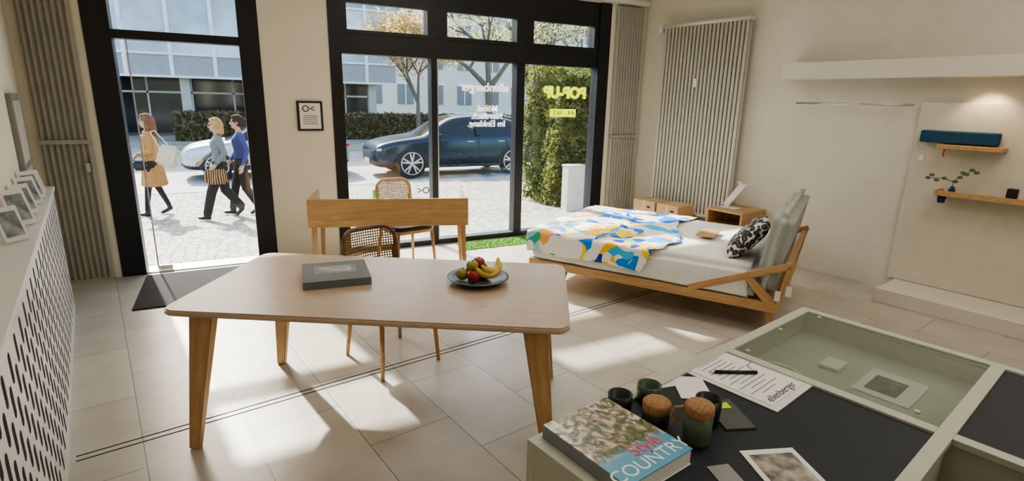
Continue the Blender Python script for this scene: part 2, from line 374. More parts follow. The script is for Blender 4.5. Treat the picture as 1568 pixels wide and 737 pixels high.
# ---------------------------------------------------------------- writing desk
D=root('writing_desk',(1.21,4.705,0),math.radians(-17))
wd=.70
bx('top',-wd+.02,wd-.02,.02,.56,.70,.725,M_oak,D); bx('back_panel',-wd,wd,0,.02,.605,.855,M_oak,D,bev=.003)
bx('side_l',-wd,-wd+.02,.02,.56,.64,.855,M_oak,D); bx('side_r',wd-.02,wd,.02,.56,.64,.855,M_oak,D)
bx('drawer_front',-wd+.02,wd-.02,.53,.55,.64,.70,M_oak,D)
bx('inner_shelf',-wd+.02,wd-.02,.02,.16,.80,.815,M_oak,D)
for i,(sx,y0,y1) in enumerate(((-1,.05,.03),(1,.05,.03),(1,.5,.53),(-1,.5,.53))):
    beam('leg_%d'%i,(sx*(wd-.05),y0,.70),(sx*(wd-.02),y1,0),(.05,.035),(.026,.026),M_oak,D)
# ---------------------------------------------------------------- bed
rb=math.atan2(-.856,.517)
BED=root('double_bed',(2.45,4.36,0),rb)   # local x: foot->head, local y: near->far
BL,BW=2.18,1.6
for nm,y in (('rail_near',.0),('rail_far',BW-.035)): bx(nm,0,BL,y,y+.035,.195,.27,M_oak,BED,bev=.004)
bx('rail_foot',0,.035,.035,BW-.035,.195,.27,M_oak,BED,bev=.004); bx('rail_head',BL-.035,BL,.035,BW-.035,.195,.27,M_oak,BED,bev=.004)
bx('slats',.04,BL-.04,.04,BW-.04,.20,.225,M_oak,BED)
for i,(x,y,dx) in enumerate(((.35,.08,-.05),(.35,BW-.08,-.05),(BL-.08,.08,.03),(BL-.08,BW-.08,.03))):
    beam('leg_%d'%i,(x,y,.22),(x+dx,y,0),(.07,.045),(.035,.03),M_oak,BED)
for i,y in enumerate((.0,BW-.035)):
    yy=y+.0175
    beam('arm_%d'%i,(BL-.68,yy,.27),(BL+.05,yy,.585),(.055,.034),(.05,.034),M_oak,BED,up=(0,1,0))
    beam('strut_%d'%i,(BL-.02,yy,.22),(BL-.24,yy,.44),(.075,.034),(.055,.034),M_oak,BED,up=(0,1,0))
    beam('strut_b%d'%i,(BL-.02,yy,.24),(BL+.035,yy,.575),(.03,.034),(.03,.034),M_oak,BED,up=(0,1,0))
bx('head_crossbar',BL-.005,BL+.03,.035,BW-.035,.50,.56,M_oak,BED)
def softbox(name,sx,sy,sz,m,parent,loc,rot=(0,0,0),bev=.05,wr=.006,seed=0,sub=3):
    bm=bmesh.new(); bmesh.ops.create_cube(bm,size=1); bmesh.ops.scale(bm,vec=(sx,sy,sz),verts=bm.verts)
    bmesh.ops.bevel(bm,geom=bm.edges[:],offset=bev,segments=4,affect='EDGES')
    bmesh.ops.subdivide_edges(bm,edges=[e for e in bm.edges if e.calc_length()>.15],cuts=14,use_grid_fill=True)
    for v in bm.verts:
        n_=noise.noise(Vector((v.co.x*5+seed,v.co.y*3,v.co.z*5)))+.6*noise.noise(Vector((v.co.x*13,v.co.y*9+seed,v.co.z*11)))
        v.co+=v.co.normalized()*wr*n_
    me=bpy.data.meshes.new(name); bm.to_mesh(me); bm.free(); return link(name,me,parent,m,True,loc,rot)
softbox('mattress',BL-.20,BW-.02,.29,M_sheet,BED,(BL/2-.09,BW/2,.235+.145),bev=.05,wr=.016,seed=3)
for i in range(2):
    softbox('head_cushion_%d'%i,.15,.78,.68,M_greyfab,BED,(BL-.095,.41+.785*i,.63),(0,math.radians(8),0),bev=.055,wr=.006,seed=i*5)
for i in range(2): bx('tag_%d'%i,BL-.04+.07*i,BL-.0+.07*i,-.012,-.008,.30+.05*i,.38+.05*i,M_white,BED)
# patterned throw
m,nt,b,o=newmat('abstract_print')
mp=coords(nt,(1,1,1)); nz=nt.nodes.new('ShaderNodeTexNoise'); nz.inputs['Scale'].default_value=2.6; nz.inputs['Detail'].default_value=1; nt.links.new(mp.outputs[0],nz.inputs['Vector'])
ad=nt.nodes.new('ShaderNodeMixRGB'); ad.inputs[0].default_value=.5; nt.links.new(mp.outputs[0],ad.inputs[1]); nt.links.new(nz.outputs['Color'],ad.inputs[2])
vo=nt.nodes.new('ShaderNodeTexVoronoi'); vo.inputs['Scale'].default_value=13; nt.links.new(ad.outputs[0],vo.inputs['Vector'])
sp=nt.nodes.new('ShaderNodeSeparateColor'); nt.links.new(vo.outputs['Color'],sp.inputs[0])
W_=(.84,.82,.79)
rp=ramp(nt,[(0,W_),(.18,(.01,.24,.80)),(.34,W_),(.46,(.90,.55,.02)),(.62,(.005,.06,.35)),(.70,(.92,.68,.03)),(.82,W_),(.90,(.05,.48,.80))],'CONSTANT')
rp2=ramp(nt,[(0,W_),(.15,(.75,.28,.33)),(.3,(.05,.42,.28)),(.45,(.35,.65,.72)),(.6,W_),(.72,(.85,.42,.10)),(.85,(.05,.35,.70))],'CONSTANT')
nt.links.new(sp.outputs[0],rp.inputs[0]); nt.links.new(sp.outputs[0],rp2.inputs[0])
sx_=nt.nodes.new('ShaderNodeSeparateXYZ'); nt.links.new(mp.outputs[0],sx_.inputs[0]); mrr=nt.nodes.new('ShaderNodeMath'); mrr.operation='LESS_THAN'; mrr.inputs[1].default_value=.28; nt.links.new(sx_.outputs[0],mrr.inputs[0])
mxx=nt.nodes.new('ShaderNodeMixRGB'); nt.links.new(mrr.outputs[0],mxx.inputs[0]); nt.links.new(rp.outputs[0],mxx.inputs[1]); nt.links.new(rp2.outputs[0],mxx.inputs[2])
nt.links.new(mxx.outputs[0],b.inputs['Base Color']); b.inputs['Roughness'].default_value=.9
M_print=m
vs=[];fs=[];NX,NY=70,80
LX=1.18; over=.20
for i in range(NX+1):
    for j in range(NY+1):
        a=-over+(LX+over)*i/NX; c_=-over+(BW+over)*j/NY
        a2=a+ (.10*math.sin(c_*4)+.05*noise.noise(Vector((c_*6,1,0))))*(i/NX)**3
        z=.546+.014*noise.noise(Vector((a*4,c_*4,0)))+.009*noise.noise(Vector((a*11,c_*9,2)))
        x=a2; y=c_
        if a<.0: x=-.02-.02*noise.noise(Vector((c_*7,a*3,5))); z-= -a
        if c_<.0: y=-.02-.02*noise.noise(Vector((a*7,c_*3,9))); z-= -c_*1.0
        if a<.0 and c_<0: z=.546-max(-a,-c_)*1.0
        vs.append((x,y,z))
for i in range(NX):
    for j in range(NY): a=i*(NY+1)+j; fs.append((a,a+NY+1,a+NY+2,a+1))
mesh('patterned_throw',vs,fs,BED,M_print,True)
m,nt,b,o=newmat('spotted_print'); mp=coords(nt); vo=nt.nodes.new('ShaderNodeTexVoronoi'); vo.inputs['Scale'].default_value=24; nt.links.new(mp.outputs[0],vo.inputs['Vector'])
rp=ramp(nt,[(0,(.20,.13,.08)),(.22,(.03,.03,.035)),(.58,(.55,.53,.49))],'CONSTANT'); nt.links.new(vo.outputs['Distance'],rp.inputs[0]); nt.links.new(rp.outputs[0],b.inputs['Base Color']); b.inputs['Roughness'].default_value=.9
def pillow(name,w,h,t,m,parent,loc,rot):
    vs=[];fs=[];N=16
    for side in (1,-1):
        for i in range(N+1):
            for j in range(N+1):
                u=-1+2*i/N; v=-1+2*j/N
                f=(1-u**4)*(1-v**4); pin=1-.08*(abs(u*v))
                vs.append((u*w/2*pin, v*h/2*pin, side*t/2*f**.5))
    n1=(N+1)**2
    for sd in (0,1):
        for i in range(N):
            for j in range(N):
                a=sd*n1+i*(N+1)+j; q=(a,a+N+1,a+N+2,a+1); fs.append(q if sd==0 else q[::-1])
    return mesh(name,vs,fs,parent,m,True,loc,rot)
pillow('spotted_pillow',.42,.48,.15,m,BED,(BL-.33,.40,.675),(0,math.radians(-50),math.radians(6)))
bx('tray',1.36,1.52,.70,1.02,.548,.563,M_oak,BED,bev=.004)
# ---------------------------------------------------------------- nightstand, lamp, boxes
g=root('wall_nightstand',(*RS(5.83,3.34),0),A10)
bx('bottom',-.25,.25,-.22,.22,.37,.39,M_oak,g);bx('top',-.25,.25,-.22,.22,.55,.57,M_oak,g);bx('s1',-.25,.25,-.22,-.20,.39,.55,M_oak,g);bx('s2',-.25,.25,.20,.22,.39,.55,M_oak,g);bx('bk',.23,.25,-.20,.20,.39,.55,M_oak,g);bx('foot',-.1,.25,-.2,.2,0,.37,M_wallR,g)
g=root('folded_card_lamp',(*RS(5.80,3.40),.572),A10)
box('base',(.14,.22,.006),(0,0,.003),M_white,g)
box('arm',(.012,.07,.34),(.0,-.03,.155),M_white,g,(math.radians(35),0,0))
box('head',(.08,.12,.008),(.0,-.12,.295),M_white,g,(math.radians(20),0,0))
for i,(s_,w_) in enumerate(((4.43,.34),(4.07,.32))):
    g=root('cardboard_box',(*RS(5.68,s_),0),A10)
    bx('carton_low',-.16,.16,-w_/2,w_/2,0,.34,M_card,g,bev=.004); bx('carton',-.16,.16,-w_/2,w_/2,.345,.52,M_card,g,bev=.004)
    bx('tape',-.162,.162,-.02,.02,.344,.522,mat('tape_tan',(.6,.45,.28),.4),g); bx('slot',-.1615,-.16,-.1,-.05,.44,.46,M_dark,g)
# ---------------------------------------------------------------- display cabinet
V=root('display_cabinet',(.63,1.10,0),math.radians(12))
CX,CY=1.64,1.40
def st(nm,x0,x1,y0,y1,z0=.83,z1=.85,m=M_cab): return bx(nm,x0,x1,-y1,-y0,z0,z1,m,V,bev=.0015)
st('wall_n',0,CX,0,.03,.06,.83); st('wall_s',0,CX,CY-.03,CY,.06,.83); st('wall_w',0,.03,.03,CY-.03,.06,.83); st('wall_e',CX-.03,CX,.03,CY-.03,.06,.83)
st('plinth',.04,CX-.04,.04,CY-.04,0,.06,M_dark)
st('strip_n',0,CX,0,.04); st('strip_s',0,CX,CY-.04,CY); st('strip_w',0,.04,.04,CY-.04); st('strip_e',CX-.04,CX,.04,CY-.04)
st('strip_mid',.04,CX-.04,.665,.705); st('strip_x1',.93,.97,.04,.665); st('strip_x2',.93,.97,.705,CY-.04)
st('div_mid',.03,CX-.03,.67,.695,.5,.83); st('div_x',.94,.965,.03,CY-.03,.5,.83)
st('black_top',.04,.93,.04,.665,.825,.842,M_felt); st('black_top_b',.97,CX-.04,.705,CY-.04,.825,.842,M_felt)
st('case_floor',.965,CX-.03,.03,.67,.74,.75,mat('case_lining',(.50,.51,.44),.7)); st('open_floor',.03,.94,.695,CY-.03,.55,.56,M_felt)
st('drawer_div',.45,.47,.705,CY-.04,.56,.83,M_cab)
M_vg=glassmat('case_glass',(.88,.93,.90),1.2,.12,.05)
st('case_glass',.97,CX-.04,.04,.665,.838,.845,M_vg)
st('case_card',1.22,1.46,.36,.54,.751,.754,M_paper); st('case_photo',1.26,1.40,.39,.49,.7545,.756,mat('photo_dark',(.12,.1,.09),.5,var=.8,ns=30))
st('case_card2',1.30,1.40,.22,.29,.751,.765,M_paper)
for i,(x,y) in enumerate(((1.0,.08),(1.02,.6),(1.57,.1),(1.30,.06))): cyl('glass_pin_%d'%i,(x,-y,.845),(x,-y,.852),.009,.008,M_sil,V)
TZ=.8425
def W2(name,x,y,z,rz): return root(name,(x,y,z),rz)
# magazine
m,nt,b,o=newmat('magazine_cover'); mp=coords(nt)
sx=nt.nodes.new('ShaderNodeSeparateXYZ'); nt.links.new(mp.outputs[0],sx.inputs[0])
wv=nt.nodes.new('ShaderNodeTexNoise'); wv.inputs['Scale'].default_value=26; wv.inputs['Detail'].default_value=6; wv.inputs['Distortion'].default_value=1.5; nt.links.new(mp.outputs[0],wv.inputs['Vector'])
rp=ramp(nt,[(.3,(.03,.045,.02)),(.42,(.08,.12,.05)),(.5,(.28,.20,.11)),(.58,(.5,.45,.36)),(.66,(.68,.65,.6))]); nt.links.new(wv.outputs['Fac'],rp.inputs[0])
mr=nt.nodes.new('ShaderNodeMapRange'); mr.inputs[1].default_value=.04; mr.inputs[2].default_value=.07; nt.links.new(sx.outputs[0],mr.inputs[0])
mx=nt.nodes.new('ShaderNodeMixRGB'); mx.inputs[2].default_value=(.13,.36,.52,1); nt.links.new(mr.outputs[0],mx.inputs[0]); nt.links.new(rp.outputs[0],mx.inputs[1]); nt.links.new(mx.outputs[0],b.inputs['Base Color']); b.inputs['Roughness'].default_value=.25
g=W2('coffee_table_magazine',.815,.965,TZ,math.radians(-80))
box('block',(.29,.235,.042),(0,0,.0215),M_paper,g); box('cover',(.295,.24,.003),(0,0,.0445),m,g); box('back_cover',(.295,.24,.002),(0,0,.001),M_paper,g); box('spine',(.295,.003,.043),(0,-.1195,.0225),mat('spine_grey',(.25,.27,.28)),g)
text('masthead','COUNTRY',.056,(.115,0,.0463),mat('mast_white',(.85,.85,.82)),g,rot=(0,0,math.pi/2),ext=.0003)
text('masthead2','Style',.055,(.07,.03,.0463),mat('mast_red',(.7,.05,.08)),g,rot=(0,0,math.pi/2),ext=.0003)
M_cork=mat('cork',(.36,.20,.10),.9,var=.3,ns=160,bm=.3)
def cup(x,y,r,h,c_,name='ceramic_cup',lid=False,z=TZ):
    g=W2(name,x,y,z,0); mm=mat('glaze',c_,.35,var=.1)
    lathe('body',[(0,0),(r*.85,0),(r*.97,h*.15),(r,h*.5),(r,h),(r*.9,h),(r*.9,h*.15),(0,h*.1)],mm,g)
    if lid: lathe('cork_lid',[(0,h+.028),(r*.9,h+.028),(r*1.04,h+.022),(r*1.04,h+.002),(r*.88,h-.01),(0,h-.01)],M_cork,g)
    return g
g=cup(1.04,.905,.037,.088,(.10,.13,.10),'lidded_ceramic_jar',True); tube('handle',[(-.03,.025,.10),(-.05,.04,.095),(-.055,.045,.07),(-.04,.03,.05)],.005,M_cork,g)
cup(1.0,1.02,.038,.045,(.03,.04,.03),'lidded_ceramic_jar',True)
cup(.955,1.125,.036,.05,(.02,.025,.03)); cup(1.065,1.125,.036,.055,(.06,.10,.06)); cup(1.135,.96,.036,.08,(.012,.014,.018))
g=W2('sample_card',1.20,1.09,TZ,math.radians(-30)); box('card',(.10,.14,.003),(0.02,.05,.0015),M_paper,g)
g=W2('dark_sample_board',1.23,.98,TZ,math.radians(-20)); box('board',(.09,.15,.006),(.0,-.02,.003),mat('grey_board',(.08,.09,.085),.4),g); box('yellow',(.03,.03,.002),(.01,.02,.007),mat('yellow_label',(.6,.7,.05)),g)
g=W2('business_card',1.185,1.19,TZ,math.radians(-10)); box('card',(.12,.065,.002),(0,0,.001),M_white,g); box('ink',(.05,.004,.0005),(0,0,.0023),M_dark,g)
# clipboard
g=W2('clipboard',1.452,1.10,TZ,math.radians(13))
box('board',(.25,.34,.004),(0,0,.002),M_white,g,bev=.001); box('sheet',(.215,.30,.0015),(0,.005,.005),M_paper,g)
M_ink=mat('ink',(.15,.15,.16))
for i in range(13): box('line_%d'%i,(.13+.04*math.sin(i*3),.0025,.0003),(-.01,.125-.018*i,.006),M_ink,g)
text('logo','ellenberger',.038,(.0,-.125,.006),M_dark,g,rot=(0,0,0),ext=.0002)
cyl('pen',(-.06,.07,.012),(.05,-.02,.012),.006,.006,M_black,g,12); cyl('pen_tip',(-.06,.07,.012),(-.075,.082,.010),.005,.001,M_sil,g,12)
tube('pen_cord',[(.05,-.02,.012),(.08,.03,.008),(.14,.04,.004),(.19,-.01,.003),(.20,-.07,.003),(.17,-.12,.003),(.13,-.11,.003)],.0016,M_sil,g)
g=W2('photo_print',1.155,.72,TZ,math.radians(-20)); box('card',(.15,.17,.002),(0,0,.001),M_paper,g); box('image',(.12,.13,.0005),(0,0,.0024),mat('bw_photo',(.3,.27,.23),.4,var=.9,ns=25),g)
g=W2('grey_leaflet',1.0,.75,TZ,math.radians(-15)); box('card',(.06,.12,.002),(0,0,.001),mat('greycard',(.3,.3,.29)),g)
# ---------------------------------------------------------------- book and fruit plate
g=root('art_book',(.455,2.985,.751),math.radians(-6))
M_gb=mat('grey_cloth',(.15,.16,.16),.7,var=.1); box('pages',(.33,.33,.03),(0,0,.02),M_paper,g); box('cover',(.345,.345,.005),(0,0,.0375),M_gb,g); box('cover_b',(.345,.345,.005),(0,0,.0025),M_gb,g); box('spine',(.345,.006,.04),(0,-.172,.02),M_gb,g)
box('mount',(.22,.15,.001),(0,.02,.0405),mat('mid_grey',(.22,.23,.23)),g); box('photo',(.17,.10,.001),(0,.02,.0415),mat('photo_grey',(.30,.31,.31),.4,var=.6,ns=20),g)
g=root('fruit_plate',(1.145,2.60,.751),0)
lathe('plate',[(0,.004),(.10,.004),(.15,.025),(.168,.032),(.168,.036),(.148,.032),(.10,.012),(0,.010)],mat('slate_glaze',(.10,.12,.14),.3),g,seg=48)
M_app=mat('apple_red',(.36,.04,.03),.3,var=.5,ns=10); M_appg=mat('pear_green',(.32,.30,.06),.4,var=.25,ns=10); M_ban=mat('banana',(.60,.42,.08),.45,var=.2,ns=12); M_stem=mat('stem',(.08,.05,.02))
def apple(x,y,z,r,m): 
    lathe('apple',[(0,r*1.55),(r*.25,r*1.68),(r*.6,r*1.75),(r*.93,r*1.4),(r,r),(r*.85,r*.5),(r*.5,r*.12),(r*.2,r*.05),(0,r*.12)],m,g,(x,y,z),20); cyl('stem',(x,y,z+r*1.5),(x+.004,y,z+r*1.95),.002,.002,M_stem,g,6)
for x,y,z,r,m in ((-.04,-.03,.013,.038,M_app),(.0,.06,.013,.038,M_app),(-.08,.03,.014,.036,M_appg),(-.03,.01,.06,.034,M_appg),(.045,-.0,.014,.034,M_appg),(.05,.075,.02,.036,M_app),(.02,.04,.065,.034,M_app)): apple(x,y,z,r,m)
for k,(ox,rz) in enumerate(((.06,.3),(.085,.6))):
    vs=[];fs=[];N=14;sg=10
    for i in range(N+1):
        t_=i/N; a=-1.1+2.2*t_; R0=.10
        cx_=R0*math.sin(a); cz_=R0*(1-math.cos(a)); r=.019*min(1,(math.sin(math.pi*t_)+.12)**.5) if 0<i<N else .006
        for q in range(sg):
            an=2*math.pi*q/sg; vs.append((cx_+r*math.cos(an)*math.sin(-a)*1, r*math.sin(an), cz_+r*math.cos(an)))
    for i in range(N):
        for q in range(sg): fs.append((i*sg+q,i*sg+(q+1)%sg,(i+1)*sg+(q+1)%sg,(i+1)*sg+q))
    fs+=[tuple(range(sg))[::-1],tuple(range(N*sg,(N+1)*sg))]
    mesh('banana_%d'%k,vs,fs,g,M_ban,True,(ox,-.04+.02*k,.045+.012*k),(math.radians(-25),0,rz))
# ================================================================ EXTERIOR
def cobble(name,c1,c2,sc_):
    m,nt,b,o=newmat(name); mp=coords(nt); vo=nt.nodes.new('ShaderNodeTexVoronoi'); vo.feature='DISTANCE_TO_EDGE'; vo.inputs['Scale'].default_value=sc_; vo.inputs['Randomness'].default_value=.6
    nt.links.new(mp.outputs[0],vo.inputs['Vector']); v2=nt.nodes.new('ShaderNodeTexVoronoi'); v2.inputs['Scale'].default_value=sc_; v2.inputs['Randomness'].default_value=.6; nt.links.new(mp.outputs[0],v2.inputs['Vector'])
    sp=nt.nodes.new('ShaderNodeSeparateColor'); nt.links.new(v2.outputs['Color'],sp.inputs[0]); rp=ramp(nt,[(0,c1),(1,c2)]); nt.links.new(sp.outputs[0],rp.inputs[0])
    rg=ramp(nt,[(0,(.30,.28,.25)),(.10,(1,1,1))]); nt.links.new(vo.outputs['Distance'],rg.inputs[0])
    mx=nt.nodes.new('ShaderNodeMixRGB'); mx.blend_type='MULTIPLY'; mx.inputs[0].default_value=1; nt.links.new(rp.outputs[0],mx.inputs[1]); nt.links.new(rg.outputs[0],mx.inputs[2]); nt.links.new(mx.outputs[0],b.inputs['Base Color'])
    b.inputs['Roughness'].default_value=.75; bump(nt,b,rg.outputs[0],.6,.015); return m
M_cob=cobble('cobblestone',(.25,.235,.205),(.44,.42,.37),9)
M_road=mat('street_asphalt',(.36,.355,.34),.8,var=.15,ns=2,bm=.1)
def strip(name,prof,x0,x1,m):
    vs=[];fs=[]
    for y,z in prof: vs+=[(x0,y,z),(x1,y,z)]
    for i in range(len(prof)-1): fs.append((2*i,2*i+1,2*i+3,2*i+2))
    return mesh(name,vs,fs,None,m)
strip('sidewalk_cobbles',[(6.37,-.03),(9.5,-.22),(12.9,-.27)],-60,80,M_cob)
M_gr=mat('granite',(.4,.39,.37),.7)
bx('curb_stone',-60,80,12.9,13.05,-.5,-.26,M_gr)
strip('street_road',[(13.05,-.335),(22,-.335)],-60,80,M_road)
bx('curb_stone',-60,80,22,22.15,-.5,-.24,M_gr)
strip('far_ground',[(22.15,-.25),(140,-.2)],-120,160,mat('gravel_ground',(.30,.29,.22),.9,var=.25,ns=1))
g=root('teal_doormat',(0,0,0)); box('mat',(.62,.22,.012),(3.3,6.56,-.03),mat('teal_rubber',(.05,.30,.24),.8),g,(math.radians(-3.4),0,0))
M_fw=mat('white_window_frame',(.85,.86,.85),.5); M_fg=mat('office_glass',(.50,.56,.60),.15,var=.35,ns=.5); M_pan=mat('grey_spandrel',(.36,.37,.37),.5,var=.1)
M_conc=mat('facade_concrete',(.5,.5,.47),.8); M_dg=mat('dark_shopfront',(.045,.05,.055),.1,var=.5,ns=.7); M_brick=mat('brick_dark',(.20,.11,.08),.9,var=.3,ns=6)
B=root('office_building')
FY=30
bx('upper_mass',-30,8.3,FY+.1,FY+10,2.45,9.5,M_conc,B)
for lev in range(2):
    z=2.45+lev*3.6
    bx('spandrel_%d'%lev,-30,8.3,FY,FY+.1,z,z+.95,M_pan,B); bx('sill_%d'%lev,-30,8.35,FY-.08,FY+.1,z+.92,z+1.02,M_fw,B); bx('base_%d'%lev,-30,8.35,FY-.08,FY+.1,z-.06,z+.04,M_fw,B)
    bx('glass_%d'%lev,-30,8.3,FY+.02,FY+.1,z+1.0,z+3.6,M_fg,B)
    bx('transom_%d'%lev,-30,8.3,FY-.04,FY+.05,z+1.62,z+1.72,M_fw,B)
x=-30; vsn=0
while x<8.4:
    bx('mullion_%d'%vsn,x-.08,x+.08,FY-.06,FY+.05,2.45,9.6,M_fw,B); x+=1.75; vsn+=1
bx('ground_floor',-30,7.6,FY+3,FY+9,-.25,2.45,M_dg,B)
for i in range(12): bx('pillar_%d'%i,-25+i*2.9,-24.6+i*2.9,FY+.4,FY+.8,-.25,2.45,M_conc,B)
for i in range(20): bx('shop_mullion_%d'%i,-30+i*1.9,-29.92+i*1.9,FY+2.9,FY+3,-.25,2.45,M_fw,B)
bx('shop_rail',-30,7.6,FY+2.9,FY+3,1.7,1.8,M_fw,B)
bx('brick_wall',1.2,3.9,FY+1.0,FY+3,-.25,2.45,M_brick,B)
B2=root('residential_building')
M_bei=mat('render_beige',(.80,.75,.65),.85,var=.06); M_wd=mat('window_dark',(.2,.23,.25),.15)
bx('mass',4,60,52,62,-.25,15,M_bei,B2)
for i in range(18):
    for lev in range(4):
        x=5.5+i*3; z=1.2+lev*3.3
        bx('win',x,x+1.5,51.9,52,z,z+1.8,M_wd,B2); bx('winframe',x+.70,x+.80,51.86,51.9,z,z+1.8,M_fw,B2); bx('lintel',x-.1,x+1.6,51.85,52,z+1.8,z+1.95,M_fw,B2)
def leaves(name,pts,size,m,parent=None,squash=1):
    vs=[];fs=[]
    for p in pts:
        u=Vector((random.gauss(0,1),random.gauss(0,1),random.gauss(0,1))).normalized(); v=u.cross(Vector((random.gauss(0,1),random.gauss(0,1),random.gauss(0,1)))).normalized(); s_=size*random.uniform(.6,1.3)
        p=Vector(p); b0=len(vs); vs+=[p-u*s_,p+v*s_*.6,p+u*s_,p-v*s_*.6]; fs.append((b0,b0+1,b0+2,b0+3))
    return mesh(name,vs,fs,parent,m)
def leafmat(name,c1,c2,tl=.5):
    m,nt,b,o=newmat(name); mp=coords(nt,(6,6,6)); v=nt.nodes.new('ShaderNodeTexVoronoi'); v.inputs['Scale'].default_value=1.3; nt.links.new(mp.outputs[0],v.inputs['Vector'])
    sp=nt.nodes.new('ShaderNodeSeparateColor'); nt.links.new(v.outputs['Color'],sp.inputs[0]); rp=ramp(nt,[(0,c1),(1,c2)]); nt.links.new(sp.outputs[0],rp.inputs[0]); nt.links.new(rp.outputs[0],b.inputs['Base Color']); b.inputs['Roughness'].default_value=.6
    tr=nt.nodes.new('ShaderNodeBsdfTranslucent'); nt.links.new(rp.outputs[0],tr.inputs[0]); mx=nt.nodes.new('ShaderNodeMixShader'); mx.inputs[0].default_value=tl
    nt.links.new(b.outputs[0],mx.inputs[1]); nt.links.new(tr.outputs[0],mx.inputs[2]); nt.links.new(mx.outputs[0],o.inputs[0]); return m
M_ivy=leafmat('ivy_leaf',(.05,.085,.02),(.28,.29,.085)); M_yl=leafmat('yellow_leaf',(.58,.42,.16),(.74,.56,.28),.55); M_gl=leafmat('spring_leaf',(.36,.40,.18),(.54,.53,.27),.6); M_hl=leafmat('hedge_leaf',(.16,.13,.06),(.30,.22,.12))
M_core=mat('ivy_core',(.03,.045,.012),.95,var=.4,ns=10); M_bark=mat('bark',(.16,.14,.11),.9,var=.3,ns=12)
g=root('ivy_hedge')
x0,x1,y0,y1,z1=5.22,7.0,8.35,9.6,2.27
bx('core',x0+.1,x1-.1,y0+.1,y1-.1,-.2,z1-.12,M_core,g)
pts=[]
for i in range(18000):
    f=random.random(); x=random.uniform(x0,x1);y=random.uniform(y0,y1);z=random.uniform(-.15,z1)
    if f<.5: y=y0
    elif f<.75: x=x0
    elif f<.88: z=z1
    else: x=x1
    k=.22*noise.noise(Vector((x*2.2,y*2.2,z*2.2)))
    c0=Vector(((x0+x1)/2,(y0+y1)/2,z1/2)); dv=(Vector((x,y,z))-c0).normalized(); p=Vector((x,y,z))+dv*(k+random.uniform(-.08,.06)); pts.append(p)
leaves('leaves',pts,.038,M_ivy,g)
g=root('utility_box'); bx('body',5.07,5.42,7.75,7.95,-.13,.66,mat('box_grey',(.50,.50,.47),.6),g,bev=.01); bx('cap',5.06,5.43,7.74,7.96,.66,.68,M_conc,g)
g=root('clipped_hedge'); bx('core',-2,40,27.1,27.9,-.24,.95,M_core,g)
pts=[(random.uniform(-2,40),random.choice((27.0,27.0,27.5,28))+random.uniform(-.1,.1),random.uniform(-.2,1.0)) for i in range(16000)]; leaves('leaves',pts,.10,M_hl,g)
def tree(name,loc,h,r,leafm,nl,ls,seed,lean=0):
    rnd=random.Random(seed); g=root(name,loc); vs=[];fs=[];tips=[]
    def br(p,d,l,r_,lev):
        q=p+d*l; dd=d; u=Vector((0,0,1)) if abs(dd.z)<.9 else Vector((1,0,0)); X=dd.cross(u).normalized(); Y=X.cross(dd); b0=len(vs)
        for c_,rr_ in ((p,r_),(q,r_*.7)):
            for k in range(7): a=2*math.pi*k/7; vs.append(c_+X*math.cos(a)*rr_+Y*math.sin(a)*rr_)
        for k in range(7): fs.append((b0+k,b0+(k+1)%7,b0+7+(k+1)%7,b0+7+k))
        if lev>=2: tips.append((p,q))
        if lev<5:
            for i in range(3 if lev<4 else 2):
                nd=(dd+Vector((rnd.uniform(-.8,.8),rnd.uniform(-.8,.8),rnd.uniform(-.45,.40)))).normalized(); br(q,nd,l*rnd.uniform(.62,.82),r_*.60,lev+1)
    br(Vector((0,0,0)),Vector((lean,0,1)).normalized(),h*.3,r,0)
    mesh('wood',vs,fs,g,M_bark,True)
    pts=[]
    for i in range(nl):
        a,b_=rnd.choice(tips); t_=rnd.random(); pts.append(a.lerp(b_,t_)+Vector((rnd.gauss(0,.22),rnd.gauss(0,.22),rnd.gauss(0,.22))))
    leaves('foliage',pts,ls,leafm,g); return g
tree('yellow_leaf_tree',(7.6,24,-.25),6.0,.12,M_yl,5500,.075,3)
tree('plane_tree',(12.2,26.5,-.25),8.5,.27,M_gl,3000,.07,11)
tree('plane_tree',(18.5,31,-.25),9.5,.25,M_gl,4000,.08,5)
tree('plane_tree',(24,35,-.25),10,.25,M_gl,3500,.09,8)
